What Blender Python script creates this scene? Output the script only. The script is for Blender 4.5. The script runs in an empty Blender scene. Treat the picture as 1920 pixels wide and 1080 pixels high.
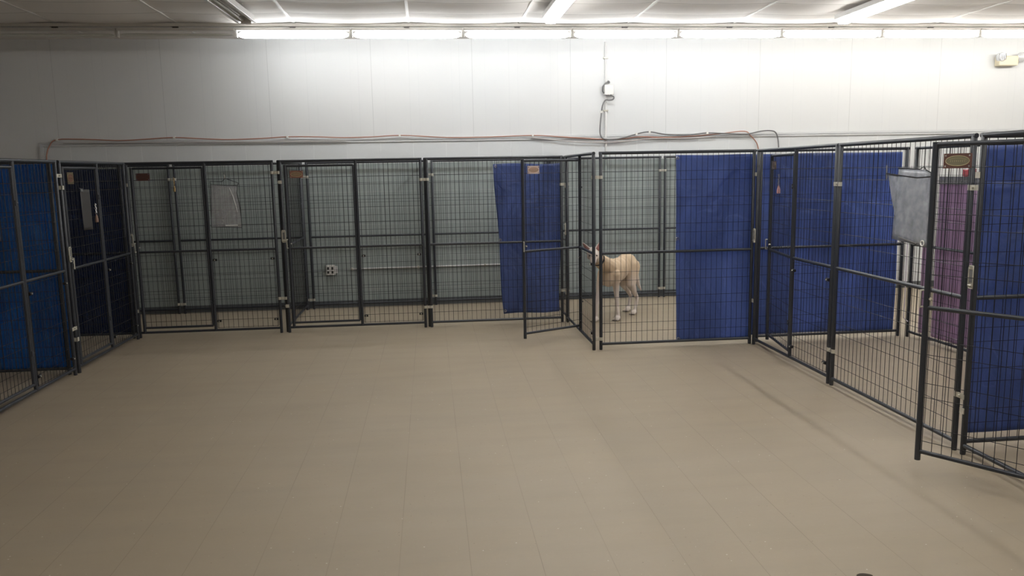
import bpy, bmesh, math, random
from mathutils import Vector, Matrix
PI = math.pi
SC = bpy.context.scene
COL = SC.collection
random.seed(4)

# ------------------------------------------------------------------ mesh builder
class MB:
    def __init__(self):
        self.v = []; self.f = []; self.m = []; self.mi = 0
    def quad(self, a, b, c, d):
        i = len(self.v); self.v += [tuple(a), tuple(b), tuple(c), tuple(d)]
        self.f.append((i, i+1, i+2, i+3)); self.m.append(self.mi)
    def box(self, x0, x1, y0, y1, z0, z1):
        i = len(self.v)
        self.v += [(x0,y0,z0),(x1,y0,z0),(x1,y1,z0),(x0,y1,z0),(x0,y0,z1),(x1,y0,z1),(x1,y1,z1),(x0,y1,z1)]
        for q in ((0,3,2,1),(4,5,6,7),(0,1,5,4),(1,2,6,5),(2,3,7,6),(3,0,4,7)):
            self.f.append(tuple(i+k for k in q)); self.m.append(self.mi)
        return self
    def path(self, pts, r, n=8, cap=True, closed=False, rs=None):
        P = [Vector(p) for p in pts]; N = len(P); base = len(self.v)
        t0 = (P[1]-P[0]).normalized()
        up = Vector((0,0,1)) if abs(t0.z) < .9 else Vector((1,0,0))
        side = t0.cross(up).normalized()
        for k in range(N):
            if closed: t = (P[(k+1) % N]-P[k-1]).normalized()
            elif k == 0: t = t0
            elif k == N-1: t = (P[-1]-P[-2]).normalized()
            else: t = ((P[k+1]-P[k]).normalized()+(P[k]-P[k-1]).normalized()).normalized()
            side = (side - t*side.dot(t)).normalized(); u = t.cross(side)
            rr = rs[k] if rs else r
            for j in range(n):
                a = 2*PI*(j+.5)/n
                self.v.append(tuple(P[k]+(side*math.cos(a)+u*math.sin(a))*rr))
        for k in range(N if closed else N-1):
            k2 = (k+1) % N
            for j in range(n):
                j2 = (j+1) % n
                self.f.append((base+k*n+j, base+k*n+j2, base+k2*n+j2, base+k2*n+j)); self.m.append(self.mi)
        if cap and not closed:
            self.f.append(tuple(base+j for j in reversed(range(n)))); self.m.append(self.mi)
            self.f.append(tuple(base+(N-1)*n+j for j in range(n))); self.m.append(self.mi)
        return self
    def ell(self, c, r, rot=None, nu=12, nv=8):
        base = len(self.v); c = Vector(c); rot = rot or Matrix.Identity(3)
        for i in range(nv+1):
            th = PI*i/nv
            for j in range(nu):
                ph = 2*PI*j/nu
                p = Vector((r[0]*math.sin(th)*math.cos(ph), r[1]*math.sin(th)*math.sin(ph), r[2]*math.cos(th)))
                self.v.append(tuple(c+rot@p))
        for i in range(nv):
            for j in range(nu):
                j2 = (j+1) % nu
                self.f.append((base+i*nu+j, base+(i+1)*nu+j, base+(i+1)*nu+j2, base+i*nu+j2)); self.m.append(self.mi)
        return self
    def build(self, name, mats, parent=None, smooth=None, bevel=0):
        me = bpy.data.meshes.new(name)
        me.from_pydata(self.v, [], self.f)
        if not isinstance(mats, (list, tuple)): mats = [mats]
        for q in mats: me.materials.append(q)
        me.polygons.foreach_set('material_index', self.m)
        me.update()
        bm = bmesh.new(); bm.from_mesh(me)
        bmesh.ops.remove_doubles(bm, verts=bm.verts, dist=1e-6)
        bmesh.ops.recalc_face_normals(bm, faces=bm.faces)
        if bevel: bmesh.ops.bevel(bm, geom=[e for e in bm.edges if e.is_manifold and e.calc_face_angle(0) > 1.2], offset=bevel, segments=2, profile=.5, affect='EDGES')
        bm.to_mesh(me); bm.free()
        if smooth: 
            me.polygons.foreach_set('use_smooth', [True]*len(me.polygons))
            me.set_sharp_from_angle(angle=math.radians(smooth))
        o = bpy.data.objects.new(name, me); COL.objects.link(o)
        if parent: o.parent = parent
        return o

def tag(o, label=None, cat=None, group=None, kind=None):
    if label: o['label'] = label
    if cat: o['category'] = cat
    if group: o['group'] = group
    if kind: o['kind'] = kind
    return o
def empty(name, loc, rz=0, label=None, cat=None, group=None):
    o = bpy.data.objects.new(name, None); COL.objects.link(o)
    o.empty_display_size = .1; o.location = loc; o.rotation_euler = (0,0,rz)
    return tag(o, label, cat, group)
def copy_tree(o, parent=None):
    c = o.copy(); COL.objects.link(c); c.parent = parent
    for ch in list(o.children): copy_tree(ch, c)
    return c

# ------------------------------------------------------------------ materials
def mat(name, col, rough=.5, metal=0., spec=.5, bump=None, vary=None, coat=0):
    m = bpy.data.materials.new(name); m.use_nodes = True
    nt = m.node_tree; b = nt.nodes['Principled BSDF']
    b.inputs['Base Color'].default_value = (*col, 1); b.inputs['Roughness'].default_value = rough
    b.inputs['Metallic'].default_value = metal; b.inputs['Specular IOR Level'].default_value = spec
    b.inputs['Coat Weight'].default_value = coat
    if bump or vary:
        tc = nt.nodes.new('ShaderNodeTexCoord'); nz = nt.nodes.new('ShaderNodeTexNoise')
        nz.inputs['Scale'].default_value = (bump or vary)[0]; nz.inputs['Detail'].default_value = 4
        nt.links.new(tc.outputs['Object'], nz.inputs['Vector'])
        if bump:
            bp = nt.nodes.new('ShaderNodeBump'); bp.inputs['Strength'].default_value = bump[1]; bp.inputs['Distance'].default_value = .01
            nt.links.new(nz.outputs['Fac'], bp.inputs['Height']); nt.links.new(bp.outputs['Normal'], b.inputs['Normal'])
        if vary:
            mx = nt.nodes.new('ShaderNodeMix'); mx.data_type = 'RGBA'
            mx.inputs[6].default_value = (*[c*(1-vary[1]) for c in col], 1); mx.inputs[7].default_value = (*[min(1, c*(1+vary[1])) for c in col], 1)
            nt.links.new(nz.outputs['Fac'], mx.inputs[0]); nt.links.new(mx.outputs[2], b.inputs['Base Color'])
    return m
class NG:
    """small helper to wire shader maths"""
    def __init__(self, m): self.nt = m.node_tree; self.n = self.nt.nodes; self.l = self.nt.links
    def new(self, t, **k):
        x = self.n.new(t)
        for a, b in k.items(): setattr(x, a, b)
        return x
    def math(self, op, a, b=None, c=None):
        x = self.new('ShaderNodeMath', operation=op)
        for i, q in enumerate((a, b, c)):
            if q is None: continue
            if isinstance(q, (int, float)): x.inputs[i].default_value = q
            else: self.l.new(q, x.inputs[i])
        return x.outputs[0]
    def mix(self, f, a, b):
        x = self.new('ShaderNodeMix', data_type='RGBA')
        for i, q in ((0, f), (6, a), (7, b)):
            if isinstance(q, (int, float)): x.inputs[i].default_value = q
            elif isinstance(q, tuple): x.inputs[i].default_value = (*q, 1)
            else: self.l.new(q, x.inputs[i])
        return x.outputs[2]
    def line(self, coord, period, offset, width):
        """1 on thin lines at offset + k*period"""
        a = self.math('SUBTRACT', coord, offset - period*200.5)
        a = self.math('MODULO', a, period)
        a = self.math('SUBTRACT', a, period/2)
        a = self.math('ABSOLUTE', a)
        return self.math('LESS_THAN', a, width/2)

M_frame = mat('black_powder_coat', (.029,.033,.041), .38, .0, .55, bump=(60,.05))
M_wire = mat('black_wire', (.014,.016,.020), .42, 0., .42)
M_zinc = mat('galvanised_zinc', (.58,.56,.48), .36, .35, vary=(30,.25))
M_brass = mat('brass', (.42,.29,.13), .4, .8, vary=(40,.3))
M_steel = mat('bright_steel', (.7,.7,.7), .25, .9)
M_rubber = mat('black_plastic', (.012,.012,.014), .6)
M_white = mat('white_plastic', (.78,.77,.73), .45)
M_enamel = mat('white_enamel', (.72,.71,.69), .35)
M_grayenamel = mat('worn_white_enamel', (.60,.58,.54), .4, vary=(12,.08))
M_beige = mat('beige_plastic', (.72,.65,.48), .4)
M_lens = mat('clear_lamp_lens', (.75,.76,.78), .12, .3)
M_orange = mat('orange_cord', (.42,.20,.14), .5)
M_graycord = mat('grey_cord', (.17,.17,.17), .5)
M_palecord = mat('pale_cord', (.5,.47,.45), .5)
M_red = mat('red_plastic', (.42,.07,.08), .5)
M_paper = mat('paper_strip', (.75,.76,.76), .6)

def emis(name, col, s):
    m = bpy.data.materials.new(name); m.use_nodes = True
    b = m.node_tree.nodes['Principled BSDF']
    b.inputs['Base Color'].default_value = (.8,.8,.8,1)
    b.inputs['Emission Color'].default_value = (*col, 1); b.inputs['Emission Strength'].default_value = s
    return m
M_tube = emis('lit_fluorescent_tube', (.965,.985,1.0), 10.2)
M_tube_warm = emis('lit_warm_fluorescent_tube', (1,.985,.95), 10.4)
M_tube_room = emis('lit_room_fluorescent_tube', (.99,.985,.97), 12.5)
M_tube_off = mat('unlit_fluorescent_tube', (.62,.62,.58), .25)

def tarp_mat(name, col, light):
    m = mat(name, col, .46, 0, .9); g = NG(m); b = g.n['Principled BSDF']
    tc = g.new('ShaderNodeTexCoord'); mp = g.new('ShaderNodeMapping'); mp.inputs['Scale'].default_value = (1,1,.35)
    g.l.new(tc.outputs['Object'], mp.inputs[0])
    nz = g.new('ShaderNodeTexNoise'); nz.inputs['Scale'].default_value = 3.2; nz.inputs['Detail'].default_value = 7; nz.inputs['Distortion'].default_value = .8
    g.l.new(mp.outputs[0], nz.inputs['Vector'])
    f = g.new('ShaderNodeMapRange'); f.inputs[1].default_value = .35; f.inputs[2].default_value = .75
    g.l.new(nz.outputs['Fac'], f.inputs[0])
    g.l.new(g.mix(f.outputs[0], col, light), b.inputs['Base Color'])
    # whitened fold lines worn into the coating
    cr = g.new('ShaderNodeTexNoise'); cr.inputs['Scale'].default_value = 1.7; cr.inputs['Detail'].default_value = 1.5; cr.inputs['Distortion'].default_value = 2.2
    g.l.new(tc.outputs['Object'], cr.inputs['Vector'])
    a_ = g.math('ABSOLUTE', g.math('SUBTRACT', cr.outputs['Fac'], .5))
    ln = g.new('ShaderNodeMapRange'); ln.inputs[1].default_value = .016; ln.inputs[2].default_value = .0; g.l.new(a_, ln.inputs[0])
    sm = g.new('ShaderNodeTexNoise'); sm.inputs['Scale'].default_value = 4.5; sm.inputs['Detail'].default_value = 6; g.l.new(tc.outputs['Object'], sm.inputs['Vector'])
    mk = g.new('ShaderNodeMapRange'); mk.inputs[1].default_value = .45; mk.inputs[2].default_value = .7; g.l.new(sm.outputs['Fac'], mk.inputs[0])
    whit = g.math('MULTIPLY', g.math('MULTIPLY', ln.outputs[0], mk.outputs[0]), .75)
    basec = g.mix(whit, b.inputs['Base Color'].links[0].from_socket, tuple(min(.8, q*1.6+.05) for q in light))
    g.l.new(basec, b.inputs['Base Color'])
    vo = g.new('ShaderNodeTexNoise'); vo.inputs['Scale'].default_value = 9; vo.inputs['Detail'].default_value = 5; vo.inputs['Distortion'].default_value = 1.2
    g.l.new(tc.outputs['Object'], vo.inputs['Vector'])
    bp = g.new('ShaderNodeBump'); bp.inputs['Strength'].default_value = .8; bp.inputs['Distance'].default_value = .03
    g.l.new(vo.outputs['Fac'], bp.inputs['Height']); g.l.new(bp.outputs['Normal'], b.inputs['Normal'])
    # woven polyethylene lets some light through
    tr = g.new('ShaderNodeBsdfTranslucent'); g.l.new(g.mix(f.outputs[0], tuple(min(.9, q*1.5) for q in light), tuple(min(.9, q*2.1) for q in light)), tr.inputs[0])
    ms = g.new('ShaderNodeMixShader'); ms.inputs[0].default_value = .5
    out = [q for q in g.n if q.type == 'OUTPUT_MATERIAL'][0]
    g.l.new(b.outputs[0], ms.inputs[1]); g.l.new(tr.outputs[0], ms.inputs[2]); g.l.new(ms.outputs[0], out.inputs[0])
    return m
M_tarp = tarp_mat('blue_tarp', (.040,.068,.165), (.130,.185,.38))
M_navy = tarp_mat('navy_tarp', (.013,.026,.080), (.022,.042,.12))
M_azure = tarp_mat('bright_blue_tarp', (.010,.095,.26), (.025,.18,.45))
M_purple = tarp_mat('purple_sheet', (.31,.235,.33), (.40,.31,.42))

def plastic_sleeve(name, col, op, dirt=0.):
    m = bpy.data.materials.new(name); m.use_nodes = True; g = NG(m); b = g.n['Principled BSDF']
    b.inputs['Base Color'].default_value = (*col, 1); b.inputs['Roughness'].default_value = .22
    tr = g.new('ShaderNodeBsdfTransparent'); ms = g.new('ShaderNodeMixShader')
    tc = g.new('ShaderNodeTexCoord'); nz = g.new('ShaderNodeTexNoise'); nz.inputs['Scale'].default_value = 9; nz.inputs['Detail'].default_value = 8
    g.l.new(tc.outputs['Object'], nz.inputs['Vector'])
    mr = g.new('ShaderNodeMapRange'); mr.inputs[1].default_value = .3; mr.inputs[2].default_value = .7
    mr.inputs[3].default_value = op-dirt; mr.inputs[4].default_value = op+dirt
    g.l.new(nz.outputs['Fac'], mr.inputs[0]); g.l.new(mr.outputs[0], ms.inputs[0])
    g.l.new(tr.outputs[0], ms.inputs[1]); g.l.new(b.outputs[0], ms.inputs[2])
    n2 = g.new('ShaderNodeTexNoise'); n2.inputs['Scale'].default_value = 22; n2.inputs['Detail'].default_value = 8; g.l.new(tc.outputs['Object'], n2.inputs['Vector'])
    r2 = g.new('ShaderNodeMapRange'); r2.inputs[1].default_value = .35; r2.inputs[2].default_value = .65; g.l.new(n2.outputs['Fac'], r2.inputs[0])
    g.l.new(g.mix(r2.outputs[0], tuple(q*.84 for q in col), tuple(min(1, q*1.22) for q in col)), b.inputs['Base Color'])
    bp = g.new('ShaderNodeBump'); bp.inputs['Strength'].default_value = .3; bp.inputs['Distance'].default_value = .01
    g.l.new(nz.outputs['Fac'], bp.inputs['Height']); g.l.new(bp.outputs['Normal'], b.inputs['Normal'])
    out = [q for q in g.n if q.type == 'OUTPUT_MATERIAL'][0]; g.l.new(ms.outputs[0], out.inputs[0])
    return m
M_clear = plastic_sleeve('clear_vinyl', (.46,.46,.48), .36, .1)
M_cloudy = plastic_sleeve('cloudy_vinyl', (.34,.36,.40), .74, .2)
M_card = mat('grey_card', (.045,.042,.04), .6, vary=(8,.15))

# floor: twelve inch vinyl tiles
def floor_mat():
    m = mat('vinyl_tile_floor', (.36,.30,.22), .36, 0, .4); g = NG(m); b = g.n['Principled BSDF']
    tc = g.new('ShaderNodeTexCoord'); sp = g.new('ShaderNodeSeparateXYZ'); g.l.new(tc.outputs['Object'], sp.inputs[0])
    X, Y = sp.outputs[0], sp.outputs[1]
    nz = g.new('ShaderNodeTexNoise'); nz.inputs['Scale'].default_value = 1.3; nz.inputs['Detail'].default_value = 5
    g.l.new(tc.outputs['Object'], nz.inputs['Vector'])
    base = g.mix(nz.outputs['Fac'], (.325,.264,.184), (.382,.318,.228))
    # per tile tint
    s = g.new('ShaderNodeVectorMath', operation='SNAP'); a = g.new('ShaderNodeVectorMath', operation='ADD')
    a.inputs[1].default_value = (.485,-.165,0); g.l.new(tc.outputs['Object'], a.inputs[0]); g.l.new(a.outputs[0], s.inputs[0]); s.inputs[1].default_value = (.3048,.3048,10)
    wn = g.new('ShaderNodeTexWhiteNoise'); g.l.new(s.outputs[0], wn.inputs['Vector'])
    base = g.mix(g.math('MULTIPLY', wn.outputs['Value'], .12), base, (.30,.27,.22))
    # fine mottling
    n2 = g.new('ShaderNodeTexNoise'); n2.inputs['Scale'].default_value = 38; n2.inputs['Detail'].default_value = 3
    g.l.new(tc.outputs['Object'], n2.inputs['Vector'])
    base = g.mix(g.math('MULTIPLY', n2.outputs['Fac'], .22), base, (.27,.24,.20))
    # chips: dark and light flecks
    for sc, th, colr in ((26, .085, (.15,.12,.09)), (19, .075, (.74,.70,.62)), (15, .05, (.10,.08,.06)), (33, .07, (.60,.50,.42))):
        v = g.new('ShaderNodeTexVoronoi'); v.inputs['Scale'].default_value = sc
        mp = g.new('ShaderNodeMapping'); mp.inputs['Location'].default_value = (sc*.37, sc*.11, 0); mp.inputs['Scale'].default_value = (1,1.6,1)
        g.l.new(tc.outputs['Object'], mp.inputs[0]); g.l.new(mp.outputs[0], v.inputs['Vector'])
        hit = g.math('LESS_THAN', v.outputs['Distance'], th)
        sc2 = g.new('ShaderNodeSeparateColor'); g.l.new(v.outputs['Color'], sc2.inputs[0])
        hit = g.math('MULTIPLY', hit, g.math('LESS_THAN', sc2.outputs[0], .16))
        base = g.mix(g.math('MULTIPLY', hit, .7), base, colr)
    # seams
    wob = g.new('ShaderNodeTexNoise'); wob.inputs['Scale'].default_value = .9; g.l.new(tc.outputs['Object'], wob.inputs['Vector'])
    lx = g.line(X, .3048, -.485, .0035); ly = g.line(Y, .3048, 3.213, .0028)
    vis = g.math('MULTIPLY_ADD', wob.outputs['Fac'], 1.6, -.35)
    base = g.mix(g.math('MULTIPLY', lx, g.math('MULTIPLY', vis, .75)), base, (.16,.13,.10))
    base = g.mix(g.math('MULTIPLY', ly, g.math('MULTIPLY', vis, .16)), base, (.2,.17,.13))
    # scuffed smears along the walkway
    mp = g.new('ShaderNodeMapping'); mp.inputs['Scale'].default_value = (1.2,6,1); g.l.new(tc.outputs['Object'], mp.inputs[0])
    n3 = g.new('ShaderNodeTexNoise'); n3.inputs['Scale'].default_value = 1.1; n3.inputs['Detail'].default_value = 7; g.l.new(mp.outputs[0], n3.inputs['Vector'])
    mr = g.new('ShaderNodeMapRange'); mr.inputs[1].default_value = .52; mr.inputs[2].default_value = .8; g.l.new(n3.outputs['Fac'], mr.inputs[0])
    base = g.mix(g.math('MULTIPLY', mr.outputs[0], .3), base, (.30,.265,.21))
    g.l.new(base, b.inputs['Base Color'])
    rr = g.new('ShaderNodeMapRange'); rr.inputs[3].default_value = .42; rr.inputs[4].default_value = .6; g.l.new(n3.outputs['Fac'], rr.inputs[0])
    g.l.new(rr.outputs[0], b.inputs['Roughness'])
    bp = g.new('ShaderNodeBump'); bp.inputs['Strength'].default_value = .1; bp.inputs['Distance'].default_value = .003
    g.l.new(n2.outputs['Fac'], bp.inputs['Height']); g.l.new(bp.outputs['Normal'], b.inputs['Normal'])
    return m
M_floor = floor_mat()

def panel_mat():          # painted plank panelling above the block wall
    m = mat('white_wall_panelling', (.70,.71,.71), .42, 0, .4); g = NG(m); b = g.n['Principled BSDF']
    tc = g.new('ShaderNodeTexCoord'); sp = g.new('ShaderNodeSeparateXYZ'); g.l.new(tc.outputs['Object'], sp.inputs[0])
    X = sp.outputs[0]
    nz = g.new('ShaderNodeTexNoise'); nz.inputs['Scale'].default_value = .7; nz.inputs['Detail'].default_value = 3; g.l.new(tc.outputs['Object'], nz.inputs['Vector'])
    base = g.mix(nz.outputs['Fac'], (.665,.685,.69), (.735,.735,.725))
    big = g.line(X, 1.2365, -.658, .007); sm1 = g.line(X, .6182, -.20, .004); sm2 = g.line(X, .4121, -.09, .003)
    base = g.mix(g.math('MULTIPLY', sm2, .17), base, (.45,.48,.50))
    base = g.mix(g.math('MULTIPLY', sm1, .22), base, (.45,.48,.50))
    base = g.mix(g.math('MULTIPLY', big, .36), base, (.36,.37,.37))
    g.l.new(base, b.inputs['Base Color'])
    mx = g.math('MAXIMUM', g.math('MAXIMUM', big, g.math('MULTIPLY', sm1, .5)), g.math('MULTIPLY', sm2, .3))
    bp = g.new('ShaderNodeBump'); bp.inputs['Strength'].default_value = .5; bp.inputs['Distance'].default_value = -.004
    g.l.new(mx, bp.inputs['Height']); g.l.new(bp.outputs['Normal'], b.inputs['Normal'])
    return m
M_panelling = panel_mat()

def block_mat():
    m = mat('painted_concrete_block', (.68,.70,.70), .4, 0, .45); g = NG(m); b = g.n['Principled BSDF']
    tc = g.new('ShaderNodeTexCoord'); sp = g.new('ShaderNodeSeparateXYZ'); g.l.new(tc.outputs['Object'], sp.inputs[0])
    X, Z = sp.outputs[0], sp.outputs[2]
    row = g.math('FLOOR', g.math('DIVIDE', g.math('SUBTRACT', Z, .026), .2032))
    odd = g.math('MODULO', row, 2)
    Xs = g.math('ADD', X, g.math('MULTIPLY', g.math('SUBTRACT', 1, odd), .2032))
    vj = g.line(Xs, .4064, -4.238, .011); hj = g.line(Z, .2032, .026, .012)
    low = g.math('MULTIPLY', g.math('LESS_THAN', Z, 1.795), g.math('LESS_THAN', X, 4.4))
    nz = g.new('ShaderNodeTexNoise'); nz.inputs['Scale'].default_value = 3; nz.inputs['Detail'].default_value = 4; g.l.new(tc.outputs['Object'], nz.inputs['Vector'])
    gr = g.mix(nz.outputs['Fac'], (.31,.355,.345), (.38,.425,.41))
    up = g.mix(nz.outputs['Fac'], (.64,.66,.665), (.70,.72,.72))
    base = g.mix(low, up, gr)
    j = g.math('MAXIMUM', vj, hj)
    base = g.mix(g.math('MULTIPLY', j, g.math('MULTIPLY_ADD', low, -.42, .55)), base, (.78,.80,.80))
    g.l.new(base, b.inputs['Base Color'])
    bp = g.new('ShaderNodeBump'); bp.inputs['Strength'].default_value = 1.; bp.inputs['Distance'].default_value = -.012
    g.l.new(j, bp.inputs['Height'])
    b2 = g.new('ShaderNodeBump'); b2.inputs['Strength'].default_value = .12; b2.inputs['Distance'].default_value = .004
    n2 = g.new('ShaderNodeTexNoise'); n2.inputs['Scale'].default_value = 60; g.l.new(tc.outputs['Object'], n2.inputs['Vector'])
    g.l.new(n2.outputs['Fac'], b2.inputs['Height']); g.l.new(bp.outputs['Normal'], b2.inputs['Normal']); g.l.new(b2.outputs['Normal'], b.inputs['Normal'])
    return m
M_block = block_mat()
M_ceil = mat('ceiling_board', (.80,.765,.73), .8, vary=(1.1,.05))
M_batten = mat('ceiling_batten', (.72,.70,.67), .5)
def ceil_lines():
    g = NG(M_ceil); b = g.n['Principled BSDF']; tc = g.new('ShaderNodeTexCoord'); sp = g.new('ShaderNodeSeparateXYZ'); g.l.new(tc.outputs['Object'], sp.inputs[0])
    old = b.inputs['Base Color'].links[0].from_socket
    g.l.new(g.mix(g.math('MULTIPLY', g.line(sp.outputs[1], .552, 9.14, .012), .75), old, (.25,.23,.21)), b.inputs['Base Color'])
ceil_lines()
M_trim = mat('grey_painted_trim', (.60,.61,.61), .45)
M_vbase = mat('dark_vinyl_base', (.11,.12,.125), .5)
M_side = mat('off_white_wall', (.55,.53,.49), .6, vary=(1,.05))

# ------------------------------------------------------------------ the room
XL, XR, YB, YN, CZ = -6.6, 9.6, 10.05, -2.6, 3.31
MB().box(XL, XR, YN, YB, -.1, 0).build('floor', M_floor)
tag(bpy.data.objects['floor'], kind='structure')
# back wall: panelling above, block wall proud of it below
w = MB(); w.box(XL, XR, YB, YB+.12, 0, CZ+.2)
w.mi = 1; w.box(-4.56, XR, YB-.02, YB, 0, 2.058)
tag(w.build('wall_back', [M_panelling, M_block]), kind='structure')
t = MB(); t.box(-4.58, XR, YB-.035, YB, 2.058, 2.074); t.box(-4.58, XR, YB-.014, YB, 2.086, 2.112)
t.box(-4.585, -4.545, YB-.03, YB, 1.2, 2.058)
tag(t.build('trim_1', M_trim), kind='structure')
t = MB(); t.box(-4.56, XR, YB-.028, YB-.02, 0, .085)
tag(t.build('baseboard_back', M_vbase), kind='structure')
tag(MB().box(XL-.1, XL, YN, YB+.12, 0, CZ+.2).build('wall_left', mat('pale_wall', (.80,.78,.74), .6)), kind='structure')
tag(MB().box(XR, XR+.1, YN, YB+.12, 0, CZ+.2).build('wall_right', M_side), kind='structure')
tag(MB().box(XL-.1, XR+.1, YN-.1, YN, 0, CZ+.2).build('wall_front', mat('tan_wall_front', (.50,.42,.33), .6)), kind='structure')
# ceiling: four by two foot boards, each sagging a little between its seams
c = MB()
sx0, px, py = -.165, 1.2365, .552
def zc(x, y):
    u = ((x-sx0)/px) % 1.0; v = ((y-9.14)/py) % 1.0
    return CZ + .010 - .017*math.sin(PI*u)**.8 - .010*math.sin(PI*v)**.8
xs = []; k = -7
while sx0+k*px < XR+.01:
    for q in (0,.08,.2,.35,.5,.65,.8,.92):
        x = sx0+(k+q)*px
        if XL-.01 <= x <= XR+.01: xs.append(x)
    k += 1
ys = []; k = -23
while 9.14+k*py < YB+.02:
    for q in (0,.12,.3,.5,.7,.88):
        y = 9.14+(k+q)*py
        if YN-.01 <= y <= YB+.02: ys.append(y)
    k += 1
xs = [XL]+xs+[XR]; ys = [YN]+ys+[YB+.02]
base = len(c.v)
for y in ys:
    for x in xs: c.v.append((x, y, zc(x, y)))
nx = len(xs)
for j in range(len(ys)-1):
    for i in range(nx-1):
        c.f.append((base+j*nx+i, base+j*nx+i+1, base+(j+1)*nx+i+1, base+(j+1)*nx+i)); c.m.append(0)
c.box(XL, XR, YN, YB+.1, CZ+.05, CZ+.1)
c.mi = 1
k = -6
while sx0+k*px < XR:
    x = sx0+k*px
    if x > XL: c.box(x-.014, x+.014, YN, YB, CZ-.004, CZ+.02)
    k += 1
tag(c.build('ceiling', [M_ceil, M_batten], smooth=40), kind='structure')
# shadow-gap channel running along the ceiling where the light strip hangs
t = MB(); t.box(XL, XR, 9.06, 9.14, 3.268, 3.30)
tag(t.build('trim_2', M_grayenamel), kind='structure')

# ------------------------------------------------------------------ kennel panels
W = 1.4526; HT = 1.815; RP = .0155; RR = .0130; RW = .0019
PAIRS = (1.645,1.564,1.404,1.323,1.164,1.083,.729,.648,.490,.411,.247,.165)
def wires(x0, x1, z0, z1, zs, y=0., first=None):
    m = MB(); n = max(1, int((x1-x0)/.0508)); off = ((x1-x0)-(n)*.0508)/2
    for i in range(n+1):
        x = x0+off+i*.0508
        if x0+.004 < x < x1-.004: m.path([(x, y, z0), (x, y, z1)], RW, 5, cap=False)
    for z in zs:
        if z0+.01 < z < z1-.01: m.path([(x0, y+.003, z), (x1, y+.003, z)], RW, 5, cap=False)
    return m
def post(x, z1=HT+.012, z0=.0, r=RP):
    return MB().path([(x,0,z0),(x,0,z0+.004),(x,0,z1-.006),(x,0,z1)], r, 12, rs=[r*.9,r,r,r*.7])
def rail(x0, x1, z, r=RR): return MB().path([(x0,0,z),(x1,0,z)], r, 12)
def clamp_mesh(x, z, w=.092, h=.03, y=-.0165):
    m = MB()
    # two saddles bent round the posts with a flat bridge and a bolt between
    for s in (-1, 1):
        cx = x+s*.034
        pts = []
        for k in range(7):
            a = PI*(k/6.)
            pts.append((cx-math.cos(a)*.0185, -math.sin(a)*.0185))
        for k in range(6):
            (ax, ay), (bx, by) = pts[k], pts[k+1]
            m.quad((ax,ay,z-h/2),(bx,by,z-h/2),(bx,by,z+h/2),(ax,ay,z+h/2))
            m.quad((ax*1.,ay*.86+.0,z-h/2),(bx,by*.86,z-h/2),(bx,by*.86,z+h/2),(ax,ay*.86,z+h/2))
    m.box(x-.018, x+.018, -.013, -.009, z-h/2, z+h/2)
    m.path([(x,-.024,z),(x,-.008,z)], .0065, 6)
    m.path([(x,-.020,z),(x,.02,z)], .0035, 6)
    return m
def badge(parent, x, z, w=.135, h=.075, col=(.16,.085,.07), ring=(.42,.36,.2), inner=(.22,.2,.13), y=-.012):
    m = MB(); m.box(x-w/2, x+w/2, y-.003, y, z-h/2, z+h/2)
    m.mi = 1
    N = 32; ex, ez = w*.42, h*.34
    m.path([(x+math.cos(2*PI*k/N)*ex, y-.0035, z+math.sin(2*PI*k/N)*ez) for k in range(N)], .0016, 5, closed=True)
    # raised lettering, too worn to read: one row of small strokes
    for k in range(8):
        q = x-w*.25+k*w*.07
        m.path([(q, y-.0035, z-.006), (q+.002, y-.0035, z+.004)], .0010, 4)
    m.path([(x-w*.3, y-.0035, z+.008), (x-w*.1, y-.0035, z+.014), (x+w*.12, y-.0035, z+.013), (x+w*.3, y-.0035, z+.007)], .0012, 4)
    m.mi = 2
    for k in range(N):
        a, b2 = 2*PI*k/N, 2*PI*(k+1)/N
        m.quad((x, y-.0032, z), (x+math.cos(a)*ex, y-.0032, z+math.sin(a)*ez), (x+math.cos(b2)*ex, y-.0032, z+math.sin(b2)*ez), (x, y-.0032, z))
    m.mi = 3
    for sx in (-1,1):
        for sz in (-1,1): m.path([(x+sx*(w/2-.011), y-.006, z+sz*(h/2-.011)), (x+sx*(w/2-.011), y-.003, z+sz*(h/2-.011))], .0042, 8)
    key = 'badge%.2f' % col[0]
    mats = [mat(key, col, .4, .4), mat(key+'r', ring, .4, .5), mat(key+'i', inner, .45, .3), M_steel]
    return m.build('name_plate', mats, parent)

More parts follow.
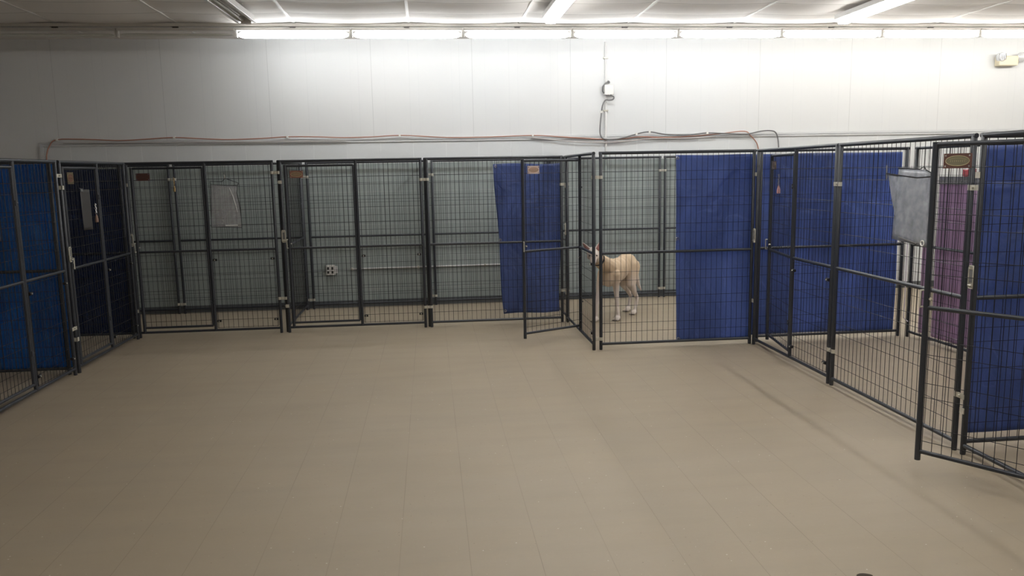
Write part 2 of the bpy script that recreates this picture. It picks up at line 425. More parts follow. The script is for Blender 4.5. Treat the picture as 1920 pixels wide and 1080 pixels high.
def kennel_panel(loc, rz, label, w=W, door=None, badge_cols=None, clamps=(), feed=True, group=None, top=HT, corner=()):
    """a welded wire panel; door = opening angle of its gate in radians or None.
    clamps: heights of clamps joining the right post to the next panel; corner: heights on the left post"""
    e = empty('kennel_gate_fence' if door is not None else 'kennel_fence', loc, rz, label, 'kennel fence', group)
    post(0).build('post', M_frame, e, 50); post(w).build('post', M_frame, e, 50)
    rail(-.016, w+.016, top, .0145).build('top_rail', M_frame, e, 50)
    rail(.01, w-.01, .055).build('bottom_rail', M_frame, e, 50)
    mr = .905
    if door is None:
        rail(.01, w-.01, mr).build('middle_rail', M_frame, e, 50)
        wires(.014, w-.014, .06, top, PAIRS).build('wire_mesh', M_wire, e)
    else:
        xm = w*.533
        MB().path([(xm,0,.055),(xm,0,top)], RP, 12).build('post', M_frame, e, 50)
        rail(xm, w-.01, mr).build('middle_rail', M_frame, e, 50)
        wires(xm+.014, w-.014, mr, top, PAIRS).build('wire_mesh', M_wire, e)
        # removable lower section with its own wire border and four black clips
        lm = wires(xm+.022, w-.022, .075, mr, PAIRS, y=-.006)
        X0, X1, Z0, Z1 = xm+.024, w-.024, .082, .878
        lm.path([(X0,-.006,Z0),(X1,-.006,Z0),(X1,-.006,Z1),(X0,-.006,Z1)], .0032, 6, closed=True)
        lw = lm.build('lower_wire_mesh', M_wire, e)
        for cx in (X0+.02, X1-.02):
            for cz in (.155, .805):
                k = MB(); k.path([(cx-.020,-.012,cz),(cx+.020,-.012,cz)], .013, 8); k.mi = 1
                k.path([(cx,-.028,cz),(cx,-.02,cz)], .006, 8)
                k.build('mesh_clip', [M_rubber, M_zinc], e, 50)
        # latch housing on the left post
        lt = MB(); lz = 1.035
        lt.path([(.0+dx, -.022, lz+dz) for dx, dz in ((-.014,-.062),(.014,-.062),(.018,-.05),(.018,.05),(.014,.062),(-.014,.062),(-.018,.05),(-.018,-.05))], .005, 6, closed=True)
        lt.box(-.016, .016, -.020, -.016, lz-.06, lz+.06)
        lt.mi = 1; lt.box(-.010, .010, -.024, -.019, lz-.03, lz+.04)
        lt.mi = 0; lt.path([(-.008,-.03,lz-.045),(.02,-.03,lz-.045)], .006, 8); lt.path([(0,-.034,lz+.05),(0,-.02,lz+.05)], .005, 8)
        lt.build('latch', [M_zinc, M_graycord], e, 50)
        # the gate: origin at its hinge, reaching to -x
        hx = xm-.024; dw = hx-.034-.016
        d = MB(); z0, z1 = .105, 1.765
        d.path([(0,0,z0),(0,0,z1)], .0125, 12); d.path([(-dw,0,z0-.05),(-dw,0,z1+.012)], .0155, 12)
        for z in (z0, mr, z1): d.path([(-dw,0,z),(0,0,z)], .0120, 12)
        do = d.build('gate', M_frame, e, 50); do.location = (hx, 0, 0); do.rotation_euler = (0,0,door)
        wires(-dw+.012, -.012, z0, z1, PAIRS).build('wire_mesh', M_wire, do)
        hd = MB(); hz = .955
        hd.path([(-dw-.012,-.018,hz-.045),(-dw-.020,-.034,hz-.045),(-dw-.020,-.034,hz+.045),(-dw-.012,-.018,hz+.045)], .0055, 8)
        hd.path([(-dw+.024,-.018,hz),(-dw+.02,-.002,hz)], .007, 8)
        hd.build('gate_handle', M_zinc, do, 50)
        for z in (.35, 1.5):
            hg = MB(); hg.path([(.0,-.010,z-.02),(.0,-.010,z+.02)], .010, 8); hg.path([(.0,-.012,z),(.024,-.012,z)], .008, 8)
            hg.build('gate_hinge', M_frame, do, 50)
        badge(do, -dw+.115, 1.678, **(badge_cols or {}))
    for z in clamps: clamp_mesh(w+.034, z).build('clamp', M_zinc, e, 40)
    for z in corner:
        k = MB(); k.box(-.026, .012, -.0215, -.0165, z-.017, z+.017); k.box(-.026,-.022,-.0215,.012,z-.017,z+.017); k.path([(-.035,0,z),(-.02,0,z)], .006, 6)
        k.build('corner_clamp', M_zinc, e)
    return e

Yf, Yk = 8.50, 9.962
# front row facing the room
A = kennel_panel((-3.076,Yf,0), 0, 'closed kennel gate panel holding the black-edged clear sleeve, in the far row', door=0., clamps=(1.70,.375), corner=(1.60,.29),
    badge_cols=dict(col=(.13,.06,.05), ring=(.15,.08,.06), inner=(.11,.055,.045)))
B = kennel_panel((-1.538,Yf,0), 0, 'closed kennel gate panel in the far row with the wall outlet seen behind it', door=0., clamps=(1.60,.225), corner=(1.60,.29),
    badge_cols=dict(col=(.30,.14,.10), ring=(.55,.42,.28), inner=(.28,.20,.12)))
C = kennel_panel((-.0185,Yf,0), 0, 'gateless kennel panel of the far row with a narrow blue tarp on its right end', w=1.443, clamps=(1.52,.36))
D = kennel_panel((1.4834,8.485,0), -PI/2, 'kennel gate panel seen nearly edge-on, gate swung out before the narrow blue tarp', w=1.405, door=math.radians(117), corner=(1.5,.33),
    badge_cols=dict(col=(.52,.42,.38), ring=(.62,.42,.33), inner=(.35,.24,.17)))
Ep = kennel_panel((1.551,7.086,0), 0, 'gateless kennel panel in front of the dog, its right half backed by blue tarp', w=1.441, clamps=())
for z in (1.60,.105):
    clamp_mesh(-.034, z).build('clamp', M_zinc, Ep, 40)
Fp = kennel_panel((3.018,7.048,0), -PI/2, 'kennel gate panel at the far end of the right row, gate slightly ajar inwards', w=1.416, door=math.radians(-9), clamps=(1.53,.27), corner=(1.60,.42),
    badge_cols=dict(col=(.10,.07,.06), ring=(.3,.25,.2), inner=(.08,.06,.05)))
G = kennel_panel((3.018,5.580,0), -PI/2, 'gateless kennel panel in the right row with the large cloudy plastic sleeve on it', w=1.432, clamps=(1.53,.34))
H = kennel_panel((3.018,4.071,0), -PI/2, 'nearest kennel gate panel at the right edge, gate standing open into the room', door=math.radians(34), corner=(1.60,.26))
L1 = kennel_panel((-3.08,7.03,0), PI/2, 'closed kennel gate panel of the left row holding the narrow grey card', w=1.41, door=0., corner=(1.60,.30),
    badge_cols=dict(w=.12, h=.10, col=(.14,.11,.06), ring=(.24,.17,.09), inner=(.15,.07,.05)))
for z in (1.70,.40): clamp_mesh(-.038, z).build('clamp', M_zinc, L1, 40)
L2 = kennel_panel((-3.08,5.50,0), PI/2, 'nearest kennel gate panel of the left row, before the bright blue tarp', door=0.)
# row along the wall
BK = []
kx = (-4.605,-3.05,-1.486,.042,1.530,3.022)
for i, (x, l) in enumerate(zip(kx, (
    'gateless kennel panel against the wall, leftmost one, mostly behind navy tarp',
    'gateless kennel panel against the wall behind the clear sleeve',
    'gateless kennel panel against the wall in front of the power outlet',
    'gateless kennel panel against the wall behind the narrow blue tarp',
    'gateless kennel panel against the wall directly behind the dog',
    'gateless kennel panel against the wall, rightmost one, its top rail showing above blue tarps'))):
    nxt = kx[i+1] if i < 5 else x+1.49
    kennel_panel((x,Yk,0), 0, l, w=nxt-x-.068, clamps=(1.645,.12))
# partitions between kennels
PAB = kennel_panel((-1.562,9.915,0), -PI/2, 'kennel partition running back to the wall left of the power outlet', w=1.38)
kennel_panel((-.040,9.915,0), -PI/2, 'kennel partition running back to the wall, seen nearly edge-on at the middle joint', w=1.38)
kennel_panel((1.49,9.915,0), -PI/2, 'kennel partition running back to the wall left of the dog, mostly behind tarp', w=1.36)
kennel_panel((-4.60,Yf,0), 0, 'crosswise kennel panel carrying the navy tarp at the far left', w=1.46)
kennel_panel((-4.60,6.985,0), 0, 'crosswise kennel panel carrying the bright blue tarp at the left', w=1.46)
P = kennel_panel((3.090,7.150,0), 0, 'crosswise kennel panel carrying the wide blue tarp in the right kennel', w=1.44, clamps=())
kennel_panel((3.066,4.132,0), 0, 'crosswise kennel panel carrying the creased blue tarp at the right edge', w=1.43)
Q1 = kennel_panel((4.597,7.10,0), -PI/2, 'outer side panel of the right kennel with pale gap and purple sheet beyond', w=1.42, clamps=(1.53,.3))
Q2 = kennel_panel((4.597,5.60,0), -PI/2, 'outer side panel of the right kennel seen through the open gate, purple sheet beyond', w=1.42)

# ------------------------------------------------------------------ tarps
def smooth_noise(seed):
    r = random.Random(seed); waves = [(r.uniform(.6,4.5), r.uniform(-3,3), r.uniform(0,6.3), r.uniform(.3,1)) for _ in range(9)]
    def f(u, v):
        return sum(a*math.sin(2*PI*(fu*u+fv*v)+p)/(1+.5*(abs(fu)+abs(fv))) for fu, fv, p, a in waves)/2.2
    return f
def tarp(name, label, c00, c10, c11, c01, m, nrm, amp=.006, seed=1, eyelets=(), wav=.0, cat='tarp', creases=(), nu=44, nv=56, group=None, flap=None):
    """corners: bottom-left, bottom-right, top-right, top-left as seen from the room; nrm = towards the viewer"""
    c00, c10, c11, c01, nrm = map(Vector, (c00, c10, c11, c01, nrm)); org = c00.copy()
    f = smooth_noise(seed); b = MB(); rows = []
    def P(u, v):
        p = c00*(1-u)*(1-v)+c10*u*(1-v)+c11*u*v+c01*(1-u)*v
        e = 1-abs(2*u-1)**6
        d = amp*f(u, v)
        for (ua, va, ub, vb, h) in creases:
            A_, B_ = Vector((ua,va)), Vector((ub,vb)); q = Vector((u,v)); ab = B_-A_
            t_ = max(0, min(1, (q-A_).dot(ab)/ab.length_squared)); dist = (q-(A_+ab*t_)).length
            d += 1.6*h*max(0, 1-dist/.022)
        if wav:
            s = (c10-c00).normalized()
            p = p + s*(wav*math.sin(v*9+seed)*(abs(2*u-1)**3)*(1 if u > .5 else .6))
            p = p + Vector((0,0,1))*(wav*.5*math.sin(u*7+seed*2)*(abs(2*v-1)**3))
        if flap: d += flap(u, v)
        return p + nrm*d
    for j in range(nv+1):
        for i in range(nu+1): b.v.append(tuple(P(i/nu, j/nv)-org))
    for j in range(nv):
        for i in range(nu):
            k = j*(nu+1)+i; b.f.append((k, k+1, k+nu+2, k+nu+1)); b.m.append(0)
    o = b.build(name, m, None, 60); o.location = org
    sd = o.modifiers.new('thickness', 'SOLIDIFY'); sd.thickness = .0012; sd.offset = 0
    tag(o, label, cat, group)
    q = nrm.cross(Vector((0,0,1))).normalized(); up = Vector((0,0,1))
    for (u, v) in eyelets:
        c_ = P(u, v)-org+nrm*.004; e_ = MB()
        e_.path([tuple(c_+(q*math.cos(a)+up*math.sin(a))*.011) for a in [2*PI*k/14 for k in range(14)]], .0045, 6, closed=True)
        e_.build('eyelet', M_steel, o, 50)
    return o
F = (0,-1,0)
tarp('blue_tarp', 'narrow creased blue tarp hung in the far row beside the open gate', (.775,8.545,.11), (1.40,8.545,.115), (1.445,8.545,1.745), (.695,8.545,1.75), M_tarp, F, .008, 3,
     ((.035,.985),(.035,.02),(.02,.5)), .012, creases=((.05,.55,.6,.95,.008),(.1,.5,.7,.2,-.007),(.5,.6,.9,.4,.006)))
tarp('blue_tarp', 'smooth blue tarp covering the right half of the panel in front of the dog', (2.285,7.125,.045), (3.003,7.125,.045), (3.003,7.125,1.785), (2.262,7.125,1.785), M_tarp, F, .006, 7,
     ((.02,.985),(.015,.56),(.03,.012)), .004, creases=((.0,.56,.62,.15,.007),(.1,.9,.35,.55,.004),(.7,.97,.4,.7,.005)))
tarp('blue_tarp', 'wide blue tarp stretched across inside the first right-hand kennel', (3.018,7.185,.065), (4.50,7.185,.06), (4.50,7.185,1.785), (3.018,7.185,1.785), M_tarp, F, .008, 12,
     (), .004, creases=((.42,.98,.8,.7,.009),(.35,.9,.55,.55,.007),(.1,.95,.3,.85,.006)))
tarp('blue_tarp', 'creased blue tarp at the right photo edge behind the nearest open gate', (3.11,4.182,.09), (4.50,4.182,.09), (4.50,4.182,1.765), (3.105,4.182,1.765), M_tarp, F, .010, 21,
     (), .006, creases=((.0,.5,.35,.85,.016),(.03,.44,.4,.75,.013),(.05,.2,.3,.5,.008),(.1,.75,.25,.95,.008)))
tarp('navy_tarp', 'dark navy tarp behind the closed gate of the left row', (-4.58,8.54,.05), (-3.12,8.54,.05), (-3.13,8.54,1.765), (-4.58,8.54,1.765), M_navy, F, .006, 31)
tarp('bright_blue_tarp', 'bright blue tarp with a folded right edge at the far left of the photo', (-4.58,7.04,.04), (-3.125,7.04,.05), (-3.135,7.04,1.80), (-4.58,7.04,1.79), M_azure, F, .007, 41,
     (), .004, creases=((.965,0,.955,1,.018),(.85,.1,.86,.7,.004)), nu=90, flap=lambda u, v: .004*math.sin(u*60))
pf = lambda u, v: .006*math.sin(u*42)
ps = tarp('purple_sheet', 'purple sheet hanging beyond the right kennel behind the open gate', (4.68,6.86,.05), (4.68,4.30,.05), (4.68,4.30,1.54), (4.68,6.86,1.54), M_purple, (-1,0,0), .006, 51, (), 0, 'sheet', flap=pf)
hm = MB(); hm.box(-.012,.006,-2.56,0,1.43,1.50); hm.build('top_hem', mat('grey_hem', (.16,.16,.17), .6), ps)
tarp('purple_sheet', 'narrow purple sheet strip beyond the right kennel left of the pale gap', (4.68,7.06,.05), (4.68,6.93,.05), (4.68,6.93,1.54), (4.68,7.06,1.54), M_purple, (-1,0,0), .002, 52, (), 0, 'sheet', nu=8)

# ------------------------------------------------------------------ sleeves and cards hung on the panels
def sheet(parent, name, pts, y, m, bulge=.0, th=.0012):
    """polygon outline in local x,z; slightly bulged and with thickness"""
    b = MB(); cx = sum(p[0] for p in pts)/len(pts); cz = sum(p[1] for p in pts)/len(pts); n = len(pts); R = 6
    for r in range(R+1):
        s = r/R
        for p in pts: b.v.append((cx+(p[0]-cx)*s, y-bulge*(1-s*s), cz+(p[1]-cz)*s))
    for r in range(R):
        for k in range(n):
            k2 = (k+1) % n; b.f.append((r*n+k, r*n+k2, (r+1)*n+k2, (r+1)*n+k)); b.m.append(0)
    o = b.build(name, m, parent, 60)
    sd = o.modifiers.new('thickness', 'SOLIDIFY'); sd.thickness = th
    return o
# clear black-edged sleeve on panel A (origin on the front plane)
s = empty('document_sleeve', (-2.10,Yf-.03,1.35), 0, 'black-edged clear plastic sleeve hanging on the far-row gate panel', 'document sleeve')
def rel(p): return (p[0]+2.10, p[1]-1.35)
out = [rel(p) for p in ((-2.242,1.593),(-2.11,1.580),(-1.974,1.573),(-1.985,1.50),(-1.968,1.40),(-1.958,1.30),(-1.955,1.137),(-2.10,1.146),(-2.262,1.151),(-2.252,1.37))]
sheet(s, 'pouch', out, 0, M_clear, .006)
MB().path([(x, -.001, z) for x, z in out], .0035, 6, closed=True).build('black_edging', M_rubber, s)
MB().path([(x, 0, z) for x, z in map(rel, ((-2.242,1.593),(-2.244,1.622),(-2.125,1.617),(-2.094,1.650),(-2.07,1.642),(-1.962,1.600),(-1.974,1.573)))], .0035, 6).build('hanger', M_rubber, s)
MB().path([(.006,0,.30),(.006,-.008,.325),(.0,-.002,.335)], .005, 8).build('hook', M_steel, s)
b = MB(); b.box(-.02, .105, -.010, -.008, -.190, -.180); b.build('label_strip', M_paper, s)
b = MB(); b.path([(.045,-.008,.205),(.075,-.010,.12),(.095,-.009,.04),(.11,-.006,-.05)], .003, 6, rs=[.001,.0035,.0035,.001]); b.build('creased_edge', M_white, s)
# cloudy sleeve on panel G, on its room side: local x runs towards the camera
s = empty('document_sleeve', (2.990,4.65,1.40), -PI/2, 'large cloudy grey plastic sleeve hanging on the right row, beside the open gate', 'document sleeve')
def rg(p): return (4.65-p[0], p[1]-1.40)
fr = [rg(p) for p in ((4.802,1.640),(4.60,1.636),(4.582,1.632),(4.536,1.630),(4.468,1.612),(4.464,1.45),(4.464,1.162),(4.56,1.168),(4.838,1.187),(4.83,1.4))]
bk = [rg(p) for p in ((4.928,1.608),(4.80,1.60),(4.80,1.36),(4.833,1.36),(4.87,1.44))]
sheet(s, 'back_pouch', bk, .004, M_cloudy, .002)
sheet(s, 'front_pouch', fr, 0, M_cloudy, .008)
MB().path([(x,-.003,z) for x, z in map(rg, ((4.930,1.608),(4.80,1.597),(4.60,1.582),(4.465,1.590)))], .004, 6).build('black_band', M_rubber, s)
MB().path([(x,-.002,z) for x, z in map(rg, ((4.802,1.642),(4.61,1.636),(4.582,1.634),(4.536,1.650),(4.52,1.63),(4.468,1.614),(4.464,1.45),(4.464,1.162)))], .003, 6).build('hanger', M_rubber, s)
q = rg((4.509,1.187)); b = MB(); b.path([(q[0]+.016*math.cos(2*PI*k/16), -.006, q[1]+.016*math.sin(2*PI*k/16)) for k in range(16)], .004, 6, closed=True); b.build('ring', M_white, s)
b = MB(); b.path([(*rg((4.75,1.205)),0)[:1]+(-.008,)+rg((4.75,1.205))[1:], (rg((4.56,1.18))[0],-.008,rg((4.56,1.18))[1])], .0035, 6); b.build('zip_edge', M_graycord, s)
b = MB(); b.path([(rg((4.93,1.608))[0]-.002,0,rg((4.93,1.60))[1]-.03),(rg((4.93,1.608))[0]-.002,-.004,.262)], .004, 8); b.build('hook', M_steel, s)
# narrow card on the left gate
s = empty('hanging_card', (-3.05,7.42,1.40), PI/2, 'narrow dark grey card hanging on the left-row gate', 'card')
sheet(s, 'card', [(-.10,.18),(.095,.175),(.098,0),(.10,-.185),(-.095,-.18),(-.10,0)], 0, M_card, .002)
b = MB(); b.box(-.098,-.045,-.006,-.003,.160,.185); b.path([(-.06,-.006,.17),(-.06,.02,.19)], .004, 6); b.build('corner_clip', M_steel, s)
# another card right at the left photo edge
s = empty('hanging_card', (-3.05,5.90,1.40), PI/2, 'grey card at the very left edge of the photo, over bright blue tarp', 'card')
sheet(s, 'card', [(-.10,.17),(.05,.17),(.055,-.16),(-.10,-.165)], 0, M_card, .002)

# snap hooks with leads / padlocks
def snap(loc, rz, label, name='snap_hook', m1=M_brass, m2=M_brass, sc=1.):
    e = empty(name, loc, rz, label, 'clip')
    b = MB()
    for k in range(5):      # chain links
        z = .10-.018*k; N = 8
        b.path([((.006*math.cos(2*PI*j/N)+.003*(k%2)) if k%2 else 0., -.006*math.cos(2*PI*j/N) if not k%2 else 0., z+.011*math.sin(2*PI*j/N)) for j in range(N)], .0024, 5, closed=True)
    b.build('chain', m1, e)
    b = MB(); b.path([(0,0,.012),(0,0,0),(0,0,-.03),(0,0,-.058),(0,0,-.064)], .01, 10, rs=[.004,.008,.015*sc,.015*sc,.006]); b.build('bob', m2, e, 50)
    return e
M_wood = mat('worn_brown_tag', (.26,.16,.12), .5)
M_pink = mat('faded_pink_tag', (.48,.26,.26), .5)
snap((-3.050,9.925,1.56), 0, 'brass snap on a short chain at the wall panels, seen through the far-row gate')
snap((-3.045,7.60,1.335), PI/2, 'brown tag on a steel chain beside the grey card on the left-row gate', 'chain_tag', M_steel, M_wood)
snap((3.105,6.80,1.49), -PI/2, 'pinkish tag on a chain hanging on the gate ajar over blue tarp', 'chain_tag', M_steel, M_pink)
# scrap of red hanging by the purple sheet
b = MB(); f = smooth_noise(9)
for j in range(7):
    for i in range(7): b.v.append((.004*f(i/6,j/6), -.085+.17*i/6, -.03+.06*j/6+.006*math.sin(i)))
for j in range(6):
    for i in range(6): k = j*7+i; b.f.append((k,k+1,k+8,k+7)); b.m.append(0)
o = b.build('red_cloth', M_red, None, 60); o.location = (4.66,6.44,1.585); tag(o, 'scrap of red cloth peeking out just above the purple sheet', 'cloth')
o.modifiers.new('thickness', 'SOLIDIFY').thickness = .002
b = MB(); b.path([(0,0,1.50),(.004,.002,1.0),(-.002,-.004,.6),(.004,.0,.25),(-.004,-.01,.04),(.03,-.03,.006)], .0045, 6)
o = b.build('thin_rope', mat('pale_lilac_cord', (.62,.55,.64), .5), None, 60); o.location = (4.548,7.10,.15); tag(o, 'thin pale rope hanging at the right end of the wide blue tarp', 'rope')

# ------------------------------------------------------------------ cords and boxes on the wall
Yw = YB-.045
def cord(name, label, pts, r, m, y=Yw, clips=()):
    # smooth the measured points with Catmull-Rom
    P3 = [Vector((p[0], p[2] if len(p) > 2 else y, p[1])) for p in pts]; out = []
    for i in range(len(P3)-1):
        a, b_, c_, d = P3[max(i-1,0)], P3[i], P3[i+1], P3[min(i+2,len(P3)-1)]
        for k in range(5):
            t = k/5.; out.append(.5*((2*b_)+(c_-a)*t+(2*a-5*b_+4*c_-d)*t*t+(3*b_-a-3*c_+d)*t**3))
    out.append(P3[-1]); org = P3[0].copy()
    m_ = MB(); m_.path([tuple(p-org) for p in out], r, 8)
    o = m_.build(name, m, None, 60); o.location = org; tag(o, label, 'cord')
    for (x, z) in clips:
        k = MB(); k.box(x-org.x-.012, x-org.x+.012, y-org.y-.012, y-org.y+.03, z-org.z-.014, z-org.z+.014)
        k.build('cord_clip', M_white, o)
    return o
cord('orange_cord', 'long orange extension cord running along the wall above the far kennels', ((-4.51,1.86),(-4.505,1.96),(-4.465,2.06),(-4.37,2.138),(-4.0,2.135),(-3.67,2.118),(-3.35,2.13),(-3.03,2.145),(-2.7,2.125),(-2.38,2.112),(-2.0,2.12),(-1.70,2.135),(-1.35,2.13),(-1.05,2.117),(-.7,2.12),(-.34,2.134),(0,2.115),(.32,2.098),(.8,2.10),(1.32,2.111),(1.66,2.09),(2.0,2.065),(2.28,2.048),(2.5,2.055),(2.69,2.075),(3.0,2.065),(3.39,2.075),(3.75,2.10),(4.08,2.128),(4.17,2.068),(4.25,1.98),(4.29,1.86)), .0070, M_orange, clips=((-4.37,2.138),(-3.03,2.145),(-1.70,2.135),(-.34,2.134),(1.32,2.111)))
cord('grey_cord', 'dark grey cord looping down from the junction box and along the wall', ((2.31,2.60,Yw-.03),(2.355,2.575),(2.345,2.545),(2.30,2.535),(2.25,2.535),(2.215,2.48),(2.198,2.39),(2.178,2.19),(2.185,2.10),(2.23,2.055),(2.35,2.047),(2.50,2.07),(2.65,2.11),(2.82,2.135),(3.04,2.10),(3.35,2.093),(3.58,2.112),(3.85,2.10),(4.10,2.09),(4.30,2.125),(4.44,2.128),(4.50,2.10),(4.53,2.02),(4.548,1.86)), .0085, M_graycord, y=Yw-.02, clips=((2.198,2.39),(2.65,2.11),(2.82,2.135),(3.58,2.112)))
cord('pale_cord', 'thin pale reddish cord drooping just under the orange cord on the left wall', ((-4.30,2.098),(-3.6,2.09),(-2.9,2.085),(-2.2,2.082),(-1.6,2.078),(-1.0,2.076)), .006, M_palecord, y=YB-.05)
cord('pale_cord', 'pale grey cord sagging under the orange cord near the junction box', ((1.30,2.085),(1.55,2.055),(1.9,2.02),(2.28,2.01),(2.6,2.03),(2.85,2.05),(3.3,2.05),(3.7,2.06)), .007, M_palecord, y=YB-.05)
e = empty('junction_box', (2.295,YB,2.60), 0, 'white junction box high on the back wall, cables looping out', 'junction box')
MB().box(-.058,.058,-.075,0,0,.125).build('box', M_white, e, None, .006)
MB().path([(-.005,-.03,.16),(-.045,-.05,.145),(-.078,-.05,.10),(-.078,-.045,.05),(-.062,-.04,.02)], .0095, 8).build('cable_loop', M_graycord, e, 60)
MB().path([(.0,-.02,.165),(.0,-.045,.155)], .017, 10).build('cable_gland', M_graycord, e, 60)
e = empty('wall_conduit', (2.262,YB,1.3), 0, 'vertical white conduit running from block wall up through the junction box', 'conduit')
b = MB(); b.path([(0,-.03,.60),(0,-.03,.72)], .013, 10); b.path([(0,-.03,.72),(0,-.018,.78),(0,-.018,1.30)], .013, 10); b.path([(0,-.014,1.40),(0,-.014,1.955)], .010, 10); b.build('pipe', M_enamel, e, 60)
MB().path([(0,-.032,-.35),(0,-.032,.60)], .013, 10).build('painted_pipe', mat('green_grey_paint', (.34,.385,.375), .45), e, 60)
b = MB(); b.box(-.03,.03,-.035,0,1.10,1.118); b.box(-.03,.03,-.035,0,1.75,1.765); b.build('strap', M_zinc, e)
# emergency light
e = empty('emergency_light', (7.66,YB,2.93), 0, 'beige emergency light unit with two clear lamp heads high on the back wall', 'emergency light')
MB().box(-.14,.13,-.10,0,0,.125).build('housing', M_beige, e, None, .012)
def lamp_head(x, rz):
    b = MB(); N = 14
    rr = (.055,.062,.060,.045); yy = (0,-.012,-.05,-.075)
    rot = Matrix.Rotation(rz, 3, 'Z')
    b.path([tuple(Vector((x,-.05,.11))+rot@Vector((0,q,0))) for q in yy], .05, N, rs=list(rr))
    o = b.build('lamp_head', M_lens, e, 50)
    r2 = MB()
    for k in range(-2,3):
        p = [tuple(Vector((x,-.05,.11))+rot@Vector((k*.02, q, z))) for q, z in ((-.078,-.04),(-.082,0),(-.078,.04))]
        r2.path(p, .003, 5)
    r2.build('lens_rib', M_graycord, o)
lamp_head(-.10, -.25); lamp_head(.165, .7)
b = MB(); b.path([(.12,-.06,.03),(.15,-.07,.06),(.16,-.06,.09)], .012, 8); b.build('bracket', M_beige, e, 50)
# outlet and low conduit seen through the mesh
e = empty('power_outlet', (-1.268,YB-.02,.42), 0, 'surface power outlet low on the block wall behind the mesh', 'power outlet')
MB().box(-.055,.055,-.034,0,0,.125).build('cover', M_white, e, None, .004)
b = MB()
for x in (-.026,.026):
    for z in (.035,.085): b.box(x-.013,x+.013,-.036,-.034,z-.016,z+.016)
b.build('socket', M_card, e)
MB().box(.056,.085,-.03,0,.02,.11).build('side_plate', M_enamel, e, None, .003)
e = empty('low_conduit', (-1.02,YB-.02,.485), 0, 'thin white conduit running low along the block wall behind the kennels', 'conduit')
MB().path([(0,-.012,0),(2.55,-.012,.004)], .010, 10).build('pipe', M_enamel, e, 60)
b = MB()
for x in (.02,.85,1.7,2.5): b.box(x-.01,x+.01,-.026,0,-.016,.016)
b.build('strap', M_zinc, e)

# ------------------------------------------------------------------ fluorescent lights
def tube_row(x, lit, label, cat='fluorescent light'):
    """one 4 ft strip fixture hung on the channel over the far kennels, x = left end"""
    e = empty('strip_light', (x, 9.10, 3.185), 0, label, cat, None)
    L = 1.231
    MB().box(.004, L-.004, -.035, .035, .042, .068).build('channel', M_grayenamel, e, None, .004)
    for sx in (.010, L-.010):
        b = MB(); b.box(sx-.008, sx+.008, -.022, .022, -.028, .045); b.path([(sx-.012,0,0),(sx+.012,0,0)], .012, 8)
        b.build('lamp_holder', M_white if lit else M_grayenamel, e)
    b = MB(); xm = L*.5
    b.box(xm-.035, xm+.02, -.02, .02, .066, .10); b.path([(xm-.05,-.02,.085),(xm+.03,-.02,.085)], .006, 6)
    b.build('mounting_clip', M_card if not lit else M_graycord, e)
    r = .039 if lit else .014  # lit tube drawn fatter, with tapered ends, to imitate its bloom
    MB().path([(.030,0,0),(.045,0,0),(.08,0,0),(.13,0,0),(L-.13,0,0),(L-.08,0,0),(L-.045,0,0),(L-.030,0,0)], r, 14, rs=[r*.35,r*.62,r*.88,r,r,r*.88,r*.62,r*.35]).build('tube', (M_tube if lit > 1 else M_tube_warm) if lit else M_tube_off, e, 60)
    return e
pos_words = ['unlit strip light at the upper left photo corner', 'unlit strip light just left of the first lit tube',
 'lit strip light, leftmost lit one of the row', 'lit strip light, second lit one from the left', 'lit strip light, third lit one from the left',
 'lit strip light above the junction box', 'lit strip light, fifth lit one from the left', 'lit strip light, sixth lit one from the left',
 'lit strip light above and left of the emergency light', 'lit strip light, rightmost of the row above the emergency light']
for i in range(-1, 10):
    x = -3.26+i*1.2312
    if i < 0: lab = 'unlit strip light beyond the left photo corner, leftmost of the row'
    else: lab = pos_words[i]
    tube_row(x, 0 if i < 1 else (2 if i < 6 else 1), lab)

def hung_light(x, y0, n, lit, labels, skew=0.):
    """runs of strip fixtures at right angles to the far wall, hung below the ceiling"""
    L = 2.40
    for k in range(n):
        e = empty('ceiling_strip_light', (x, y0-k*(L+.03), 3.225), skew, labels[k], 'fluorescent light', 'ceiling lights of one run overhead' if labels.count(labels[k]) > 1 else None)
        b = MB()
        if lit:
            b.box(-.088,.088,-L,0,.0,.05)
        else:      # an open channel reflector without tubes
            b.box(-.055,.055,-L,0,.035,.045); b.box(-.080,-.068,-L,0,-.03,.04); b.box(.068,.080,-L,0,-.03,.04); b.box(-.10,-.068,-L,0,-.034,-.028); b.box(.068,.10,-L,0,-.034,-.028)
            b.box(-.07,.07,-.006,0,-.02,.04)
        b.build('housing', M_enamel, e, None, .003)
        b = MB()
        for y in (-.35,-L+.35): b.path([(.03,y,.05),(.03,y,.095)], .008, 6); b.box(.0,.06,y-.02,y+.02,.075,.092)
        b.build('hanger', M_grayenamel, e)
        for y in (-.008, -L+.008):
            b = MB(); b.box(-.05,.05,y-.008,y+.008,-.05,.02); b.build('lamp_holder', M_enamel, e)
        if lit:
            for s in (-1,1):
                r = .024
                MB().path([(s*.032,-.03,-.028),(s*.032,-.05,-.028),(s*.032,-L+.05,-.028),(s*.032,-L+.03,-.028)], r, 12, rs=[r*.6,r,r,r*.6]).build('tube', M_tube_room, e, 60)
        else:
            b = MB(); b.path([(-.03,-L+.02,-.01),(-.03,-.02,-.01)], .013, 10); b.build('tube', M_tube_off, e, 60)
hung_light(-1.77, 8.44, 4, 0, ['unlit open channel ceiling light at the top left, nearest the far wall'] + ['unlit ceiling light in the left run, further towards the camera']*3, -.03)
hung_light(1.31, 8.40, 4, 2, ['lit ceiling light at the top centre, end-on to the far wall'] + ['lit ceiling light in the middle run overhead, out of frame']*3)
